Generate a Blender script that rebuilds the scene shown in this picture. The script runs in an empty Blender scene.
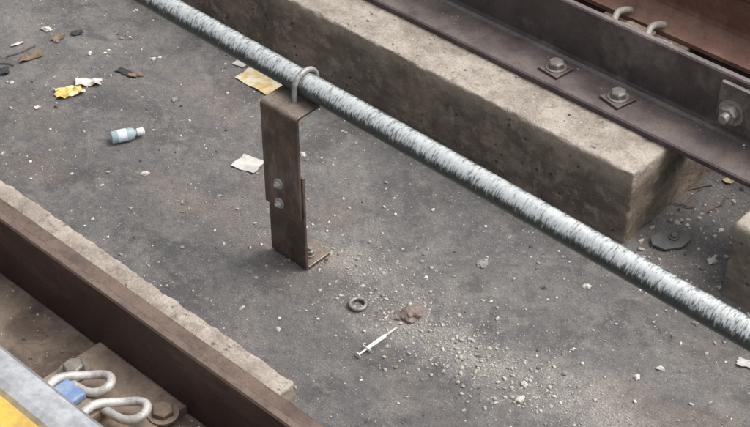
import bpy, bmesh, math, random
from mathutils import Vector, Matrix, noise, Euler
random.seed(7)
SC=bpy.context.scene
COL=SC.collection
ANG=math.radians(-42.5)          # the track runs at this heading
TX=(math.cos(ANG),math.sin(ANG)); NX=(-math.sin(ANG),math.cos(ANG))
def W(s,n,z=0): return Vector((s*TX[0]+n*NX[0], s*TX[1]+n*NX[1], z))
def SN(x,y): return (x*TX[0]+y*TX[1], x*NX[0]+y*NX[1])

# ------------------------------------------------------------ material kit
class M:
    def __init__(s,name):
        s.m=bpy.data.materials.new(name); s.m.use_nodes=True
        s.t=s.m.node_tree; s.n=s.t.nodes; s.l=s.t.links
        s.b=s.n['Principled BSDF']; s.tc=s.n.new('ShaderNodeTexCoord')
        s.co=s.tc.outputs['Object']
    def link(s,a,b): s.l.new(a,b)
    def setin(s,sock,v):
        if isinstance(v,bpy.types.NodeSocket): s.l.new(v,sock)
        else:
            if isinstance(v,(tuple,list)) and len(v)==3 and sock.type=='RGBA': v=(*v,1)
            sock.default_value=v
    def map(s,scale=(1,1,1),rot=(0,0,0),loc=(0,0,0)):
        k=s.n.new('ShaderNodeMapping'); s.l.new(s.co,k.inputs['Vector'])
        k.inputs['Scale'].default_value=scale;k.inputs['Rotation'].default_value=rot;k.inputs['Location'].default_value=loc
        return k.outputs[0]
    def noise(s,scale,detail=6,rough=.6,vec=None,dist=0):
        k=s.n.new('ShaderNodeTexNoise'); s.l.new(vec or s.co,k.inputs['Vector'])
        k.inputs['Scale'].default_value=scale;k.inputs['Detail'].default_value=min(detail,4)
        k.inputs['Roughness'].default_value=rough;k.inputs['Distortion'].default_value=dist
        return k.outputs['Fac']
    def vor(s,scale,vec=None,feat='F1',out='Distance',rnd=1):
        k=s.n.new('ShaderNodeTexVoronoi'); k.feature=feat; s.l.new(vec or s.co,k.inputs['Vector'])
        k.inputs['Scale'].default_value=scale; k.inputs['Randomness'].default_value=rnd
        return k.outputs[out]
    def ss(s,v,a,b,lo=0,hi=1):
        k=s.n.new('ShaderNodeMapRange'); k.interpolation_type='SMOOTHSTEP'
        s.setin(k.inputs['Value'],v)
        k.inputs['From Min'].default_value=a;k.inputs['From Max'].default_value=b
        k.inputs['To Min'].default_value=lo;k.inputs['To Max'].default_value=hi
        return k.outputs[0]
    def math(s,op,a,b=0,c=0):
        k=s.n.new('ShaderNodeMath'); k.operation=op
        s.setin(k.inputs[0],a); s.setin(k.inputs[1],b)
        if op in('MULTIPLY_ADD',): s.setin(k.inputs[2],c)
        return k.outputs[0]
    def mix(s,f,a,b,mode='MIX'):
        k=s.n.new('ShaderNodeMix'); k.data_type='RGBA'; k.blend_type=mode
        s.setin(k.inputs[0],f); s.setin(k.inputs[6],a); s.setin(k.inputs[7],b)
        return k.outputs[2]
    def sep(s,v=None):
        k=s.n.new('ShaderNodeSeparateXYZ'); s.l.new(v or s.co,k.inputs[0]); return k.outputs
    def bump(s,h,strength=.5,dist=.002,prev=None):
        k=s.n.new('ShaderNodeBump'); s.l.new(h,k.inputs['Height'])
        k.inputs['Strength'].default_value=strength;k.inputs['Distance'].default_value=dist
        if prev: s.l.new(prev,k.inputs['Normal'])
        return k.outputs[0]
    def done(s,col=None,rough=None,metal=None,nrm=None):
        if col is not None: s.setin(s.b.inputs['Base Color'],col)
        if rough is not None: s.setin(s.b.inputs['Roughness'],rough)
        if metal is not None: s.setin(s.b.inputs['Metallic'],metal)
        if nrm is not None: s.l.new(nrm,s.b.inputs['Normal'])
        return s.m

def mat_ground():
    m=M('dirty_concrete_ground')
    big=m.noise(2.2,4,.6); med=m.noise(11,5,.68,dist=.4); fine=m.noise(330,3,.75); mid=m.noise(60,4,.75)
    c=m.mix(m.ss(big,.35,.65),(.106,.102,.101),(.136,.128,.122))
    c=m.mix(m.ss(med,.45,.66,0,.75),c,(.19,.176,.160))
    c=m.mix(m.ss(m.noise(7,5,.75,vec=m.map(loc=(3,1,0)),dist=.4),.49,.63,0,.8),c,(.070,.067,.066))
    c=m.mix(m.ss(m.noise(3.4,4,.7,vec=m.map(loc=(7,4,0),scale=(.6,1.4,1))),.50,.64,0,.6),c,(.165,.138,.118))
    c=m.mix(m.ss(mid,.54,.68,0,.55),c,(.24,.22,.20))
    c=m.mix(m.ss(mid,.32,.48,.6,0),c,(.06,.057,.056))
    o=m.sep()
    def blob(cs,cn,rs,rn,rot=0):
        k=m.n.new('ShaderNodeMapping'); m.l.new(m.co,k.inputs[0]); k.vector_type='TEXTURE'
        k.inputs['Location'].default_value=(cs,cn,0); k.inputs['Rotation'].default_value=(0,0,rot); k.inputs['Scale'].default_value=(rs,rn,1)
        q=m.n.new('ShaderNodeVectorMath'); q.operation='LENGTH'; m.l.new(k.outputs[0],q.inputs[0])
        return q.outputs['Value']
    warp=m.math('MULTIPLY',m.math('SUBTRACT',m.noise(19,5,.85,dist=.3),.5),3.2)
    tot=None
    for (a,b,rs,rn,rot) in [(.36,-.17,.22,.055,.1),(.27,-.19,.12,.05,.3),(.06,-.13,.12,.04,.05),(.60,-.12,.14,.06,0)]:
        d=blob(a,b,rs,rn,rot)
        f=m.ss(m.math('ADD',d,warp),-.1,1.5,1,0)
        tot=f if tot is None else m.math('MAXIMUM',tot,f)
    grain=m.ss(m.noise(300,3,.85),.42,.60)
    c=m.mix(m.math('MULTIPLY',tot,m.math('MULTIPLY_ADD',grain,.6,.12)),c,(.41,.375,.335))
    sp=m.ss(m.vor(240),.0,.28,1,0); spm=m.ss(m.noise(18,4,.75),.38,.62)
    c=m.mix(m.math('MULTIPLY',m.math('MULTIPLY',sp,spm),.9),c,(.45,.42,.38))
    dk=m.ss(m.vor(150,vec=m.map(loc=(5,2,1))),.0,.26,1,0); dm=m.ss(m.noise(9,4,.7,vec=m.map(loc=(9,2,0))),.42,.6)
    c=m.mix(m.math('MULTIPLY',m.math('MULTIPLY',dk,dm),.75),c,(.035,.033,.032))
    c=m.mix(m.ss(fine,.42,.7,0,.6),c,(.05,.048,.047))
    c=m.mix(m.ss(fine,.28,.42,.5,0),c,(.29,.27,.25))
    n=m.bump(m.noise(14,4,.7),.6,.010); n=m.bump(fine,.7,.0018,n); n=m.bump(mid,.65,.005,n)
    return m.done(c,.9,0,n)

def mat_plinth():
    m=M('weathered_concrete'); o=m.sep()
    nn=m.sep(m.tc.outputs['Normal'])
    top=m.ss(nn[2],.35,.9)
    med=m.noise(9,5,.7,dist=.3); fine=m.noise(200,4,.8); mid=m.noise(38,5,.75)
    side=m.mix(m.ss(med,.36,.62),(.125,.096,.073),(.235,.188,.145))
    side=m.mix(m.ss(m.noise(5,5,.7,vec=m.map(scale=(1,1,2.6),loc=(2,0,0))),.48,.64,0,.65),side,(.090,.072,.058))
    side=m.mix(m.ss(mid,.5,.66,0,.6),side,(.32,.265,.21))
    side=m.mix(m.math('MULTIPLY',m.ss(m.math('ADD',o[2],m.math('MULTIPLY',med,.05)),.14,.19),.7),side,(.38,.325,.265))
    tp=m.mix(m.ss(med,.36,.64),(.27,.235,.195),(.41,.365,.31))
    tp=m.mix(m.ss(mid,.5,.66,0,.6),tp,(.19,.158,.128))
    agg=m.ss(m.vor(170),0,.34,1,0)
    tp=m.mix(m.math('MULTIPLY',agg,m.ss(m.noise(30,4,.7),.40,.58,0,.8)),tp,(.54,.50,.44))
    d=m.math('ABSOLUTE',m.math('ADD',o[1],.107))
    ru=m.mix(m.ss(m.noise(14,5,.7,dist=.5),.35,.62),(.085,.058,.044),(.22,.168,.127))
    rf=m.ss(m.math('ADD',d,m.math('MULTIPLY',m.math('SUBTRACT',mid,.5),.10)),.415,.50,0,.95)
    tp=m.mix(rf,tp,ru)
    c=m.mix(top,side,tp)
    pit=m.ss(m.vor(52,rnd=1),.08,.2,1,0); pm=m.ss(m.noise(16,3,.6,vec=m.map(loc=(4,4,4))),.5,.6)
    pf=m.math('MULTIPLY',pit,m.math('MULTIPLY',pm,m.math('SUBTRACT',1.0,m.math('MULTIPLY',top,.6))))
    c=m.mix(m.math('MULTIPLY',pf,.7),c,(.06,.048,.038))
    c=m.mix(m.ss(fine,.46,.72,0,.5),c,(.09,.073,.06))
    c=m.mix(m.ss(fine,.26,.42,.35,0),c,(.44,.39,.33))
    h=m.math('SUBTRACT',m.math('MULTIPLY',mid,.7),m.math('MULTIPLY',pf,1.2))
    n=m.bump(h,.9,.008); n=m.bump(fine,.8,.0028,n)
    return m.done(c,.92,0,n)

def mat_steel(name,a,b,dust,rough=(.5,.8),metal=.35,dustamt=.5,sc=1.,topdust=0.0,streak=None):
    m=M(name)
    med=m.noise(12*sc,5,.7,dist=.4); fine=m.noise(240,3,.75)
    c=m.mix(m.ss(med,.36,.64),a,b)
    d=m.noise(5*sc,5,.78,vec=m.map(scale=streak or (1,1,1),loc=(3,2,1)))
    c=m.mix(m.ss(d,.5,.68,0,dustamt),c,dust)
    if topdust:
        nn=m.sep(m.tc.outputs['Normal'])
        c=m.mix(m.math('MULTIPLY',m.ss(nn[2],.4,.95),m.ss(m.noise(20*sc,5,.75),.3,.65,topdust*.35,topdust)),c,dust)
    c=m.mix(m.ss(fine,.48,.72,0,.5),c,tuple(x*.4 for x in a))
    sp=m.math('MULTIPLY',m.ss(m.vor(190),0,.24,1,0),m.ss(m.noise(25,4,.7),.46,.62,0,.7))
    c=m.mix(sp,c,dust)
    n=m.bump(med,.4,.002); n=m.bump(fine,.6,.0008,n)
    return m.done(c,m.ss(med,.3,.7,*rough),metal,n)

def mat_pipe():
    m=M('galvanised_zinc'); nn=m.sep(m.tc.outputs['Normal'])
    fib=m.noise(1,4,.75,vec=m.map(scale=(340,80,80),rot=(0,0,.25)))
    fib2=m.noise(1,2,.6,vec=m.map(scale=(60,38,38),loc=(4,3,2)))
    big=m.noise(3,3,.6)
    # highlight painted into the colour: upper side pale, underside dark, broken by zinc streaks
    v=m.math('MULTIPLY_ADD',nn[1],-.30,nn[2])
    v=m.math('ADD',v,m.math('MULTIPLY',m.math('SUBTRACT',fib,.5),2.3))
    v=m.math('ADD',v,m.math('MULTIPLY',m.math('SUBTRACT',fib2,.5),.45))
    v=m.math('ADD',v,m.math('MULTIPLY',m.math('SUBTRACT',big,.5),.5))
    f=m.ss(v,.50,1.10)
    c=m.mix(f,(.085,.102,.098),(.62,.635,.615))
    c=m.mix(m.ss(m.noise(60,4,.8),.55,.7,0,.3),c,(.20,.205,.19))
    n=m.bump(fib,.08,.0003)
    return m.done(c,m.ss(fib2,.3,.7,.26,.40),.6,n)

def mat_simple(name,col,rough=.6,metal=0,var=.3,sc=60,trans=0,alt=None):
    m=M(name); f=m.noise(sc,6,.7)
    c=m.mix(m.ss(f,.35,.7,0,1),col,alt or tuple(x*(1-var) for x in col))
    if trans: m.b.inputs['Transmission Weight'].default_value=trans; m.b.inputs['IOR'].default_value=1.3
    return m.done(c,rough,metal,m.bump(f,.3,.001))
def mat_vcol():
    m=M('loose_grit'); k=m.n.new('ShaderNodeVertexColor'); k.layer_name='Col'
    return m.done(k.outputs[0],.9,0,None)

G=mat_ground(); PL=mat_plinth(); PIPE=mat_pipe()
ANGM=mat_steel('brown_painted_steel',(.054,.042,.041),(.084,.065,.062),(.21,.175,.155),(.40,.65),.2,.5,1,.6)
ANGL=mat_steel('rust_brown_steel',(.030,.018,.015),(.056,.034,.027),(.15,.105,.08),(.4,.7),.15,.4,1,1.0,streak=(.5,1,3))
BRK=mat_steel('bronze_grey_steel',(.105,.078,.060),(.175,.135,.105),(.36,.30,.245),(.30,.48),.55,.55,2.2,.65,streak=(1,1,.4))
BLT=mat_steel('bolt_steel',(.16,.142,.128),(.27,.245,.225),(.36,.32,.28),(.38,.6),.4,.4,3,.5)
RUST=mat_steel('red_rust',(.125,.056,.040),(.20,.095,.068),(.32,.20,.15),(.65,.9),.05,.5,1.5,.5)
RUSTP=mat_steel('rusty_baseplate_iron',(.10,.064,.046),(.18,.12,.085),(.34,.275,.21),(.65,.9),.05,.6,3,.6)
GALV=mat_steel('galvanised_spring_steel',(.36,.35,.33),(.52,.51,.48),(.33,.285,.24),(.4,.6),.2,.5,4)
UB=mat_steel('u_bolt_zinc',(.25,.25,.235),(.38,.38,.355),(.2,.18,.16),(.4,.6),.4,.4,5)
HEAD=mat_simple('polished_rail_head',(.60,.61,.61),.35,.7,.35,40)
VC=mat_vcol()

# ------------------------------------------------------------ mesh kit
def empty(name,s=0,n=0,z=0,rot=ANG):
    e=bpy.data.objects.new(name,None); COL.objects.link(e); e.empty_display_size=.05
    e.location=W(s,n,z); e.rotation_euler=(0,0,rot); return e
def obj(name,verts,faces,mat,parent=None,smooth=False,bevel=0,loc=None,rot=None):
    me=bpy.data.meshes.new(name); me.from_pydata([tuple(v) for v in verts],[],faces); me.validate()
    bm=bmesh.new(); bm.from_mesh(me); bmesh.ops.recalc_face_normals(bm,faces=bm.faces); bm.to_mesh(me); bm.free()
    o=bpy.data.objects.new(name,me); COL.objects.link(o); me.materials.append(mat)
    if smooth: me.polygons.foreach_set('use_smooth',[True]*len(me.polygons))
    if bevel:
        b=o.modifiers.new('b','BEVEL'); b.width=bevel; b.segments=2; b.limit_method='ANGLE'
    if parent: o.parent=parent
    if loc is not None: o.location=loc
    if rot is not None: o.rotation_euler=rot
    return o
def box(name,a,b,mat,parent=None,bevel=.001,**k):
    x0,y0,z0=a;x1,y1,z1=b
    v=[(x,y,z) for z in(z0,z1) for y in(y0,y1) for x in(x0,x1)]
    f=[(0,1,3,2),(4,5,7,6),(0,1,5,4),(2,3,7,6),(0,2,6,4),(1,3,7,5)]
    return obj(name,v,f,mat,parent,bevel=bevel,**k)
def extrude(name,prof,s0,s1,mat,parent=None,bevel=0,steps=1,**k):
    v=[];f=[];N=len(prof)
    for i in range(steps+1):
        s=s0+(s1-s0)*i/steps
        v+=[(s,a,b) for a,b in prof]
    for i in range(steps):
        for j in range(N):
            f.append((i*N+j,i*N+(j+1)%N,(i+1)*N+(j+1)%N,(i+1)*N+j))
    f.append(tuple(range(N)));f.append(tuple(range(steps*N,steps*N+N)))
    return obj(name,v,f,mat,parent,bevel=bevel,**k)
def lathe(name,prof,mat,parent=None,seg=24,loc=None,rot=None,smooth=True,ang=None):
    v=[];f=[]
    for r,z in prof:
        for i in range(seg):
            a=2*math.pi*i/seg; v.append((r*math.cos(a),r*math.sin(a),z))
    for j in range(len(prof)-1):
        for i in range(seg):
            f.append((j*seg+i,j*seg+(i+1)%seg,(j+1)*seg+(i+1)%seg,(j+1)*seg+i))
    f.append(tuple(range(seg)));f.append(tuple((len(prof)-1)*seg+i for i in range(seg)))
    o=obj(name,v,f,mat,parent,smooth=smooth,loc=loc,rot=rot)
    if smooth:
        e=o.modifiers.new('e','EDGE_SPLIT'); e.split_angle=math.radians(40)
    return o
def tube(name,pts,r,mat,parent=None,cyclic=False,smoothpath=True,**k):
    cu=bpy.data.curves.new(name,'CURVE'); cu.dimensions='3D'; cu.bevel_depth=r; cu.bevel_resolution=5; cu.use_fill_caps=True
    sp=cu.splines.new('NURBS' if smoothpath else 'POLY'); sp.points.add(len(pts)-1)
    for p,q in zip(sp.points,pts): p.co=(*q,1)
    if smoothpath: sp.order_u=3; sp.use_endpoint_u=not cyclic; sp.resolution_u=8
    sp.use_cyclic_u=cyclic
    o=bpy.data.objects.new(name,cu); COL.objects.link(o); cu.materials.append(mat)
    if parent:o.parent=parent
    if 'loc' in k:o.location=k['loc']
    if 'rot' in k:o.rotation_euler=k['rot']
    return o
def hexbolt(name,parent,loc,r=.014,h=.012,rot=(0,0,0),mat=None,washer=True,stud=0,sq=0):
    mat=mat or BLT
    v=[];f=[]
    prof=[(r,0),(r,h*.8),(r*.82,h)]
    z0=0
    if sq: z0=.006
    elif washer: z0=.003
    for rr,z in prof:
        for i in range(6): v.append((rr*math.cos(i*math.pi/3+.3),rr*math.sin(i*math.pi/3+.3),z+z0))
    for j in range(2):
        for i in range(6): f.append((j*6+i,j*6+(i+1)%6,(j+1)*6+(i+1)%6,(j+1)*6+i))
    f.append(tuple(range(6)));f.append(tuple(range(12,18)))
    o=obj(name,v,f,mat,parent,bevel=.0008,loc=loc,rot=rot)
    if sq:
        s=sq; w=box(name+'_square_washer',(-s,-s,0.0005),(s,s,.006),ANGM,parent,.0015,loc=loc,rot=rot)
        w=lathe(name+'_washer',[(r*1.25,0.006),(r*1.25,.0085),(r*1.1,.009)],mat,parent,loc=loc,rot=rot)
    elif washer: lathe(name+'_washer',[(r*1.4,0.0003),(r*1.4,.003)],mat,parent,loc=loc,rot=rot)
    if stud: lathe(name+'_stud',[(stud,0),(stud,h*1.9),(stud*.8,h*2.05)],mat,parent,loc=loc,rot=rot,seg=14)
    return o

# ------------------------------------------------------------ ground
g=obj('ground',[(-60,-60,0),(60,-60,0),(60,60,0),(-60,60,0)],[(0,1,2,3)],G); g.rotation_euler=(0,0,ANG)

# ------------------------------------------------------------ plinths
def frange(a,b,st):
    k=max(1,round((b-a)/st)); return [a+(b-a)*i/k for i in range(k+1)]
def plinth(s0,s1,n0,n1,h,front):
    fs0,fs1=max(s0,-1.15),min(s1,1.1)
    sv=[]
    if s0<fs0: sv+=frange(s0,fs0,.25)[:-1]
    sv+=frange(fs0,fs1,.0055)
    if s1>fs1: sv+=frange(fs1,s1,.25)[1:]
    if front<0: nv=frange(n0,n0+.14,.0055)+frange(n0+.14,n1,.03)[1:]
    else: nv=frange(n0,n1-.14,.03)+frange(n1-.14,n1,.0055)[1:]
    zv=frange(-.02,h,.0055)
    bm=bmesh.new()
    def grid(A,B,fn):
        vs=[[bm.verts.new(fn(a,b)) for b in B] for a in A]
        for i in range(len(A)-1):
            for j in range(len(B)-1): bm.faces.new((vs[i][j],vs[i+1][j],vs[i+1][j+1],vs[i][j+1]))
    grid(sv,nv,lambda a,b:(a,b,h))
    for n in(n0,n1): grid(sv,zv,lambda a,b:(a,n,b))
    for s in(s0,s1): grid(nv,zv,lambda a,b:(s,a,b))
    bmesh.ops.remove_doubles(bm,verts=bm.verts,dist=.0002)
    for v in bm.verts:
        p=v.co.copy()
        r=.002+.010*max(0,noise.fractal(p*34,1,2,3)+.10)
        r=min(r,.013)
        q=Vector((min(max(p.x,s0+r),s1-r),min(max(p.y,n0+r),n1-r),min(p.z,h-r)))
        dd=p-q
        if dd.length>1e-6: p=q+dd.normalized()*min(r,dd.length)
        k=noise.fractal(p*45,1,2,4); l=noise.fractal(p*9,1,2,3)
        off=Vector((noise.noise(p*75),noise.noise(p*75+Vector((9,3,1))),noise.noise(p*75+Vector((2,8,5)))))
        edge=1 if dd.length>r*1.02 else 0
        p+=off*(.0014+.0010*edge)
        d=Vector((0,0,0))
        if abs(v.co.z-h)<1e-4: d.z=-.0012*l+ .0008*k
        elif abs(v.co.y-n0)<1e-4: d.y=.002*l+.0012*k
        elif abs(v.co.y-n1)<1e-4: d.y=-.002*l-.0012*k
        elif abs(v.co.x-s1)<1e-4: d.x=-.003*l-.0015*k
        elif abs(v.co.x-s0)<1e-4: d.x=.003*l+.0015*k
        p+=d*1.2
        v.co=p
    bmesh.ops.recalc_face_normals(bm,faces=bm.faces)
    me=bpy.data.meshes.new('concrete_plinth'); bm.to_mesh(me); bm.free()
    me.polygons.foreach_set('use_smooth',[True]*len(me.polygons))
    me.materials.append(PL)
    o=bpy.data.objects.new('concrete_plinth',me); COL.objects.link(o); o.rotation_euler=(0,0,ANG); return o
H=.165
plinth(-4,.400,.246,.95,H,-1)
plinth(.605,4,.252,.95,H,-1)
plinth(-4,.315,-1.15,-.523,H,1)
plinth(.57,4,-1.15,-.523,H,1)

# ------------------------------------------------------------ guard angles
def guard(sign,mat,name):
    e=empty(name)
    c=-.107
    def n(x): return c+sign*x
    t=.012
    prof=[(.457,H+.002),(.457,H+.002+t*.75),(.460,H+.002+t),(.545,H+.002+t),(.551,H+.002+t*1.35),(.554,H+.002+t*2),(.554,.298),(.5565,.301),(.5665,.301),(.569,.298),(.569,H+.002)]
    extrude('angle_section',[(n(a),b) for a,b in prof],-7,7,mat,e,bevel=0)
    return e
ge=guard(1,ANGM,'guard_angle_iron'); gl=guard(-1,ANGL,'guard_angle_iron')
zt=H+.002+.012
for s in (-.62,-.18,.11,.256,.9,1.05,-1.4):
    if s!=-.18 and s!=-.62: hexbolt('flange_bolt',ge,(s,.398,zt),.0165,.015,(0,0,random.uniform(-.3,.3)),BLT,sq=.025)
    hexbolt('flange_bolt',gl,(s,-.613,zt),.0145,.013,(0,0,0),BLT,sq=.0235)
SPL=mat_steel('splice_plate_steel',(.080,.062,.058),(.12,.095,.086),(.27,.23,.195),(.45,.7),.2,.5,2,.6)
box('splice_plate',(.440,.4355,.196),(.78,.4465,.290),SPL,ge,.003)
for s in(.472,.60,.73):
    hexbolt('splice_bolt',ge,(s,.4355,.236),.0185,.016,(math.pi/2,0,0),BLT,washer=True,stud=.010)
# ------------------------------------------------------------ running rails
def rail(nc,hw=.036):
    e=empty('running_rail')
    half=[(.07,.190),(.07,.199),(.045,.207),(.013,.219),(.009,.228),(.009,.296),(.016,.305),(hw-.002,.311),(hw,.318)]
    head=[(hw,.318),(hw,.332),(hw-.007,.339),(.012,.3415)]
    body=[(nc+a,b) for a,b in half]+[(nc-a,b) for a,b in reversed(half)]
    extrude('rail_foot_and_web',body,-8,8,RUST,e)
    hd=[(nc+a*.999,b+.0003) for a,b in head]+[(nc-a*.999,b+.0003) for a,b in reversed(head)]
    extrude('rail_head',hd,-8,8,HEAD,e)
    return e
rail(-.891,.030); rail(.693,.030)
def baseplate(sc,nc,ins=True,cm=None):
    cm=cm or GALV
    e=empty('rail_baseplate',sc,nc,0)
    prof=[(-.22,.1665),(-.22,.178),(-.212,.182),(-.085,.185),(-.08,.1885),(.08,.1885),(.085,.185),(.212,.182),(.22,.178),(.22,.1665)]
    extrude('plate',prof,-.10,.10,RUSTP,e,bevel=.002)
    for q in(1,-1):
        box('clip_shoulder',(-.035,q*.085 if q>0 else -.125,.1845),(.035,.125 if q>0 else -.085,.206),RUSTP,e,.006)
        for k,sx in enumerate((-.035,.045)):
            z=.20
            P=[(sx-.03,q*.115,z+.002),(sx+.0,q*.116,z+.006),(sx+.03,q*.118,z+.01),(sx+.046,q*.126,z+.016),(sx+.052,q*.143,z+.02),(sx+.040,q*.158,z+.02),(sx+.02,q*.156,z+.014),(sx+.002,q*.140,z+.01),(sx-.014,q*.118,z+.016),(sx-.02,q*.09,z+.022),(sx-.012,q*.062,z+.01)]
            tube('spring_clip',P,.0068,cm,e)
        hexbolt('plate_bolt',e,(-.075,q*.145,.185),.017,.014,(0,0,.4),BLT)
        hexbolt('plate_bolt',e,(.088,q*.18,.183),.017,.010,(0,0,.1),RUSTP)
        if ins: box('insulator',(-.045,.078 if q>0 else -.112,.2065),(.000,.112 if q>0 else -.078,.219),BLUE,e,.003)
    return e
BLUE=mat_simple('blue_nylon',(.12,.20,.36),.6,0,.3,50,alt=(.24,.31,.42))
DCL=mat_steel('dull_spring_steel',(.24,.225,.205),(.36,.34,.31),(.30,.2,.13),(.5,.7),.2,.5,4)
for s in(.140,-.56,.84): baseplate(s,-.891)
for s in(.165,-.535,.865): baseplate(s,.693,False,DCL)
YEL=mat_simple('yellow_paint',(.56,.37,.055),.55,0,.55,25,alt=(.34,.22,.06))
e=empty('yellow_conductor_cover')
extrude('cover_board',[(-.926,.300),(-.926,.347),(-.930,.352),(-1.03,.352),(-1.035,.347),(-1.035,.300),(-1.025,.300),(-1.025,.342),(-.936,.342),(-.936,.300)],-6,6,YEL,e)
for s in(-1.2,0.5,1.5,-2.5): box('cover_post',(s,-1.02,.16),(s+.04,-.98,.3415),RUST,e,.002)

# ------------------------------------------------------------ pipe
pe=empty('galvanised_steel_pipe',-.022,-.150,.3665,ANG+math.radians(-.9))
R=.0215; seg=40; v=[];f=[]
ss=[-6,-3,-1.6]+[-1.2+.03*i for i in range(80)]+[1.6,3,6]
for i,s in enumerate(ss):
    bow=.0014*math.sin(s*2.6+.5)
    for j in range(seg):
        a=2*math.pi*j/seg; v.append((s,R*math.cos(a)+bow,R*math.sin(a)+bow*.5))
for i in range(len(ss)-1):
    for j in range(seg): f.append((i*seg+j,i*seg+(j+1)%seg,(i+1)*seg+(j+1)%seg,(i+1)*seg+j))
f.append(tuple(range(seg)));f.append(tuple((len(ss)-1)*seg+j for j in range(seg)))
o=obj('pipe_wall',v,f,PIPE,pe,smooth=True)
# ------------------------------------------------------------ support bracket
def bracket(s0):
    e=empty('pipe_support_bracket',s0,0,0)
    a,b=-.0715,.0165; t=.006
    def bend(n0,zc,up,r=.010):
        if up:
            arc=[math.radians(180-15*i) for i in range(7)]
            out=[(n0+r+r*math.cos(x),zc-r+r*math.sin(x)) for x in arc]
            inn=[(n0+r+(r-t)*math.cos(x),zc-r+(r-t)*math.sin(x)) for x in arc]
        else:
            arc=[math.radians(180+15*i) for i in range(7)]
            out=[(n0+r+r*math.cos(x),zc+r+r*math.sin(x)) for x in arc]
            inn=[(n0+r+(r-t)*math.cos(x),zc+r+(r-t)*math.sin(x)) for x in arc]
        return out,inn
    o1,i1=bend(-.2125,.345,True)
    prof=[(-.2125,.122)]+o1+[(-.117,.345),(-.117,.339)]+list(reversed(i1))+[(-.2065,.122)]
    extrude('upper_strip',prof,a,b,BRK,e,bevel=.0012)
    o2,i2=bend(-.206,.001,False)
    prof=[(-.206,.215)]+o2+[(-.142,.001),(-.142,.007)]+list(reversed(i2))+[(-.200,.215)]
    extrude('lower_strip',prof,a+.002,b+.003,BRK,e,bevel=.0012)
    for z in(.182,.138): hexbolt('strip_bolt',e,(-.033,-.2125,z),.0074,.006,(math.pi/2,0,0),GALV,stud=.0036)
    hexbolt('anchor_bolt',e,(-.004,-.172,.007),.0085,.008,(0,0,.4),BLT,stud=.005)
    pn,pz,rr=-.150,.3665,.0275
    pts=[(-.022,pn-rr,.325),(-.022,pn-rr,.345)]+[(-.022,pn-rr*math.cos(x),pz+rr*math.sin(x)) for x in [math.radians(12*i) for i in range(16)]]+[(-.022,pn+rr,.345),(-.022,pn+rr,.325)]
    tube('u_bolt',pts,.0048,UB,e,smoothpath=False)
    for q in(-rr,rr): hexbolt('u_bolt_nut',e,(-.022,pn+q,.339),.0085,.007,(math.pi,0,0),BLT)
    return e
bracket(0); bracket(2.6); bracket(-2.6)

# ------------------------------------------------------------ litter
def sheet(name,x,y,w,h,rot,mat,amp=.006,fr=30,nx=22,ny=16,lift=.002,cut=.12,seed=0):
    v=[];f=[]
    for i in range(nx+1):
        for j in range(ny+1):
            u=i/nx-.5;w2=j/ny-.5
            p=Vector((u*w,w2*h,0)); q=Vector((p.x,p.y,seed))
            e=1+cut*noise.noise(Vector((math.atan2(w2,u)*1.3,seed,2)))*2
            z=abs(noise.fractal(q*fr,1,2,3))*amp*2+lift
            v.append((p.x*e+noise.noise(q*fr)*amp*.6,p.y*e,z))
    for i in range(nx):
        for j in range(ny): f.append((i*(ny+1)+j,(i+1)*(ny+1)+j,(i+1)*(ny+1)+j+1,i*(ny+1)+j+1))
    return obj(name,v,f,mat,None,loc=(x,y,0),rot=(0,0,rot))
YW=mat_simple('yellow_wrapper_film',(.55,.37,.03),.4,0,.2,45,alt=(.62,.52,.34))
WP=mat_simple('dirty_white_paper',(.52,.50,.465),.85,0,.35,35)
CP=mat_simple('printed_card',(.52,.49,.40),.75,0,.2,60,alt=(.44,.29,.06))
LEAF=mat_simple('dry_leaf',(.20,.14,.09),.85,0,.5,40)
BLK=mat_simple('black_rubber',(.03,.03,.03),.7,0,.4,40)
sheet('yellow_snack_wrapper',-.643,.393,.060,.038,.35,YW,.008,28,seed=1)
sheet('crumpled_white_paper',-.607,.428,.058,.026,.1,WP,.006,24,seed=2)
sheet('printed_card_scrap',-.243,.432,.105,.052,-.75,CP,.0025,10,cut=.05,seed=3)
sheet('paper_scrap',-.250,.150,.052,.045,-.5,WP,.002,12,cut=.1,seed=4)
sheet('paper_scrap',-.290,.50,.03,.02,-.6,WP,.002,12,cut=.1,seed=14)
sheet('paper_scrap',.628,-.398,.03,.02,-.5,WP,.003,22,cut=.2,seed=5)
sheet('paper_scrap',-.785,.575,.026,.008,.6,WP,.003,22,cut=.3,seed=15)
sheet('paper_scrap',-.70,.34,.012,.009,.6,WP,.002,22,cut=.3,seed=16)
sheet('dry_leaf',-.745,.525,.052,.020,.7,LEAF,.006,30,cut=.3,seed=6)
sheet('dry_leaf',-.83,.50,.03,.035,.2,LEAF,.006,30,cut=.3,seed=7)
sheet('dry_leaf',-.70,.60,.03,.02,1.2,LEAF,.006,30,cut=.3,seed=8)
sheet('dry_leaf',-.51,.455,.026,.012,.1,LEAF,.005,30,cut=.3,seed=17)
sheet('rubber_scrap',-.535,.468,.038,.018,-.6,BLK,.004,30,cut=.35,seed=9)
sheet('rubber_scrap',-.795,.47,.022,.03,.3,BLK,.004,30,cut=.35,seed=10)
sheet('rubber_scrap',-.66,.62,.022,.016,.3,BLK,.004,30,cut=.35,seed=11)
sheet('yellow_paper_scrap',.694,.100,.03,.016,.5,mat_simple('faded_yellow_paper',(.5,.42,.22),.8),.003,24,cut=.3,seed=12)
e=bpy.data.objects.new('small_plastic_bottle',None); COL.objects.link(e); e.location=(-.530,.220,.0135); e.rotation_euler=(0,math.radians(90),math.radians(20))
BB=mat_simple('pale_blue_plastic',(.55,.66,.69),.2,0,.2,30,trans=.5)
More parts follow.
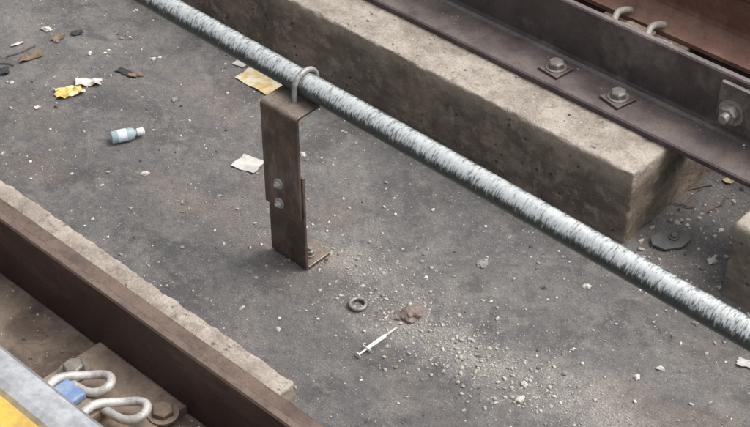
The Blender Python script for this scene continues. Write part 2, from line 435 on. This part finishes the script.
lathe('body',[(.009,0),(.0125,.002),(.013,.006),(.013,.040),(.011,.046),(.006,.050),(.006,.053)],BB,e)
lathe('label',[(.0133,.014),(.0134,.016),(.0134,.030),(.0133,.032)],mat_simple('bottle_label',(.42,.54,.60),.5,0,.3,80,alt=(.66,.7,.72)),e)
lathe('cap',[(.0078,.0532),(.008,.056),(.0078,.066),(.004,.069)],mat_simple('white_cap',(.7,.7,.7),.4),e)
tube('steel_ring',[(.0145*math.cos(a)*1,.0145*math.sin(a),0.0045+(.001 if i%2 else 0)) for i,a in enumerate([2*math.pi*k/14 for k in range(14)])],.0038,BLT,None,cyclic=True,loc=(-.030,-.255,0))
e=bpy.data.objects.new('syringe',None); COL.objects.link(e); e.location=(-.030,-.382,.005); e.rotation_euler=(0,math.radians(90),math.radians(45))
SYR=mat_simple('clear_white_plastic',(.74,.74,.72),.35,0,.1,30,trans=.1)
lathe('plunger_thumb_rest',[(.0062,0),(.0062,.0018)],SYR,e,seg=18)
lathe('plunger_rod',[(.0018,.0018),(.0018,.022)],SYR,e,seg=10)
box('finger_flange',(-.0035,-.0105,.022),(.0035,.0105,.0236),SYR,e,.0006)
lathe('barrel',[(.0036,.0237),(.0036,.066),(.0018,.069),(.0015,.073)],SYR,e,seg=18)
lathe('needle_cap',[(.0024,.0731),(.0019,.094),(.0012,.097)],mat_simple('grey_needle_cap',(.55,.50,.46),.4),e,seg=14)
def rock(name,x,y,r,mat,sc=(1,1,.6),seed=0,rot=0):
    bm=bmesh.new(); bmesh.ops.create_icosphere(bm,subdivisions=3,radius=1)
    for v_ in bm.verts:
        d=noise.fractal(v_.co*1.3+Vector((seed,0,0)),1,2,3)
        v_.co=Vector((v_.co.x*sc[0],v_.co.y*sc[1],v_.co.z*sc[2]))*r*(1+.45*d)
    me=bpy.data.meshes.new(name); bm.to_mesh(me); bm.free(); me.materials.append(mat)
    o=bpy.data.objects.new(name,me); COL.objects.link(o); o.location=(x,y,r*sc[2]*.55); o.rotation_euler=(0,0,rot); return o
RED=mat_simple('brown_stone',(.22,.17,.145),.85,0,.45,70); GST=mat_simple('grey_stone',(.24,.225,.21),.9,0,.4,80); WST=mat_simple('pale_mortar_lump',(.48,.455,.41),.9,0,.3,80)
rock('brown_stone',.064,-.280,.0165,RED,(1.1,.95,.6),23,.2)
rock('brown_stone',.040,-.288,.005,RED,(1.1,.85,.6),5)
rock('grey_stone',.196,-.145,.010,GST,(1,1,.3),24)
for k,(x,y,r,mt) in enumerate([(-.45,.12,.007,WST),(-.418,.369,.007,GST),(-.168,-.314,.005,WST),(.38,-.205,.007,WST),(.24,-.48,.008,WST),(.25,-.446,.007,WST),(.483,-.41,.006,WST),(.616,-.137,.009,WST),(-.143,.181,.007,WST),(-.73,.635,.010,WST),(.32,-.42,.005,GST),(.44,-.43,.006,WST),(.56,-.30,.006,GST),(-.30,.05,.005,GST),(-.62,.54,.006,WST),(-.56,.60,.005,GST),(-.48,.52,.005,WST),(-.77,.43,.005,WST)]):
    rock('mortar_lump' if mt is WST else 'grey_stone',x,y,r,mt,(1.1,.8,.5),k+10,k)
e=empty('steel_plate_scrap',*SN(.548,-.082),0,math.radians(15))
pl=[(-.040,-.006),(-.022,-.024),(.012,-.026),(.036,-.012),(.040,.010),(.018,.024),(-.014,.022),(-.036,.012)]
v=[(x,y,.004) for x,y in pl]+[(x,y,.010) for x,y in pl]; N=len(pl)
DKP=mat_steel('dark_scrap_steel',(.075,.079,.078),(.12,.12,.118),(.22,.2,.18),(.5,.7),.2,.4,3,.3)
obj('plate',v,[tuple(range(N)),tuple(range(N,2*N))]+[(i,(i+1)%N,N+(i+1)%N,N+i) for i in range(N)],DKP,e,bevel=.0015,rot=(math.radians(4),0,0))
hexbolt('rivet_head',e,(.006,.0,.0105),.007,.005,(math.radians(4),0,0),DKP)
TW=mat_simple('twig_bark',(.16,.115,.08),.9,0,.4,90)
for k,(x,y,a,L) in enumerate([(.605,.04,.9,.085),(.63,.075,.3,.05),(.59,.02,-.4,.04),(-.77,.545,.6,.07),(-.80,.50,-.2,.05),(.655,.02,.75,.06)]):
    P=[(L*(t/5-.5),.004*noise.noise(Vector((t*.9,k,0)))*2,.003+.002*random.random()) for t in range(6)]
    tube('twig',P,.0014,TW,None,loc=(x,y,0),rot=(0,0,a))

def grit():
    base=bmesh.new(); bmesh.ops.create_icosphere(base,subdivisions=1,radius=1)
    bv=[v_.co.copy() for v_ in base.verts]; bf=[tuple(x.index for x in q.verts) for q in base.faces]; base.free()
    V=[];Fc=[];cols=[]
    pal=[((.46,.43,.39),6),((.58,.55,.51),5),((.30,.27,.24),4),((.17,.15,.135),3),((.07,.065,.06),2),((.26,.18,.13),1)]
    bag=[c for c,k in pal for _ in range(k)]
    def add(s,n,r,z=0,c=None):
        c=c or random.choice(bag); k=random.uniform(.7,1.1); c=tuple(x*k for x in c)
        p=W(s,n,z); e=Euler((random.uniform(-.5,.5),random.uniform(-.5,.5),random.uniform(0,6.28))).to_matrix()
        sx,sy,sz=random.uniform(.8,1.4),random.uniform(.6,1),random.uniform(.4,.8); b=len(V)
        for q in bv:
            q2=Vector((q.x*sx,q.y*sy,q.z*sz))*r*random.uniform(.75,1.15)
            V.append(tuple(e@q2+p+Vector((0,0,r*sz*.45))))
        Fc.extend(tuple(b+i for i in t) for t in bf); cols.extend([c]*len(bf))
    def size(): return min(.0042,.0008+.0008*(random.paretovariate(2.2)-1))
    for _ in range(6500):
        s,n=random.uniform(-1.3,1.3),random.uniform(-.5,.24)
        if noise.noise(Vector((s*7,n*7,3)))+random.uniform(-.3,.45)>0: add(s,n,size())
    for _ in range(2200):
        s=random.gauss(.38,.16); add(s,-.165+.1*(s-.4)+random.gauss(0,.045),size(),c=(.42,.39,.34))
    for _ in range(500): add(random.gauss(.1,.12),random.gauss(-.13,.05),size(),c=(.42,.39,.34))
    for _ in range(900): add(random.uniform(-1.3,.9),.243-abs(random.gauss(0,.03)),size()*1.1)
    for _ in range(300): add(random.uniform(-1.3,.6),-.515+abs(random.gauss(0,.03)),size())
    for _ in range(700): add(random.uniform(.41,.60),random.uniform(.2,.85),size()*1.5)
    for _ in range(500): add(random.uniform(-1.2,.4),random.uniform(.26,.345),size()*.9,H)
    for _ in range(500): add(random.uniform(-1.,.4),random.uniform(-.84,-.68),size()*1.2,H)
    for _ in range(400): add(random.uniform(-1.,.4),random.uniform(.47,.62),size()*1.4,H)
    for _ in range(250): # dirt caught on the angle's flange
        s=random.uniform(-1.2,1.2); add(s,.437-abs(random.gauss(0,.03)),size()*.8,H+.014)
    for _ in range(110): add(random.uniform(-1.3,1.2),random.uniform(-.5,.24),random.uniform(.0025,.0042))
    me=bpy.data.meshes.new('gravel_debris'); me.from_pydata(V,[],Fc)
    at=me.color_attributes.new('Col','FLOAT_COLOR','CORNER')
    buf=[]
    for c in cols: buf+= [c[0],c[1],c[2],1]*3
    at.data.foreach_set('color',buf); me.materials.append(VC)
    o=bpy.data.objects.new('gravel_debris',me); COL.objects.link(o)
grit()

# ------------------------------------------------------------ light and camera
w=bpy.data.worlds.new('World'); SC.world=w; w.use_nodes=True
nt=w.node_tree; sky=nt.nodes.new('ShaderNodeTexSky'); sky.sky_type='NISHITA'; sky.sun_disc=False
el=math.radians(60); az=math.atan2(.85,.05)
sky.sun_elevation=el; sky.sun_rotation=az; sky.dust_density=6; sky.air_density=1.0; sky.ozone_density=1
hs=nt.nodes.new('ShaderNodeHueSaturation'); hs.inputs['Saturation'].default_value=.30; hs.inputs['Value'].default_value=1.75
nt.links.new(sky.outputs[0],hs.inputs['Color'])
nt.links.new(hs.outputs[0],nt.nodes['Background'].inputs[0]); nt.nodes['Background'].inputs[1].default_value=.15
sd=bpy.data.lights.new('sun','SUN'); sd.energy=1.2; sd.angle=math.radians(32); sd.color=(1,.975,.94)
so=bpy.data.objects.new('sun',sd); COL.objects.link(so)
dirv=Vector((math.sin(az)*math.cos(el),math.cos(az)*math.cos(el),math.sin(el)))
so.rotation_euler=dirv.to_track_quat('Z','Y').to_euler(); so.location=dirv*5
cd=bpy.data.cameras.new('camera'); cam=bpy.data.objects.new('camera',cd); COL.objects.link(cam)
cam.location=(0,-2.1832,1.8319); cam.rotation_euler=(math.radians(50),0,0)
cd.sensor_width=36; cd.lens=72; cd.clip_start=.05; cd.clip_end=300
SC.camera=cam
SC.view_settings.view_transform='Standard'; SC.view_settings.look='None'; SC.view_settings.exposure=0
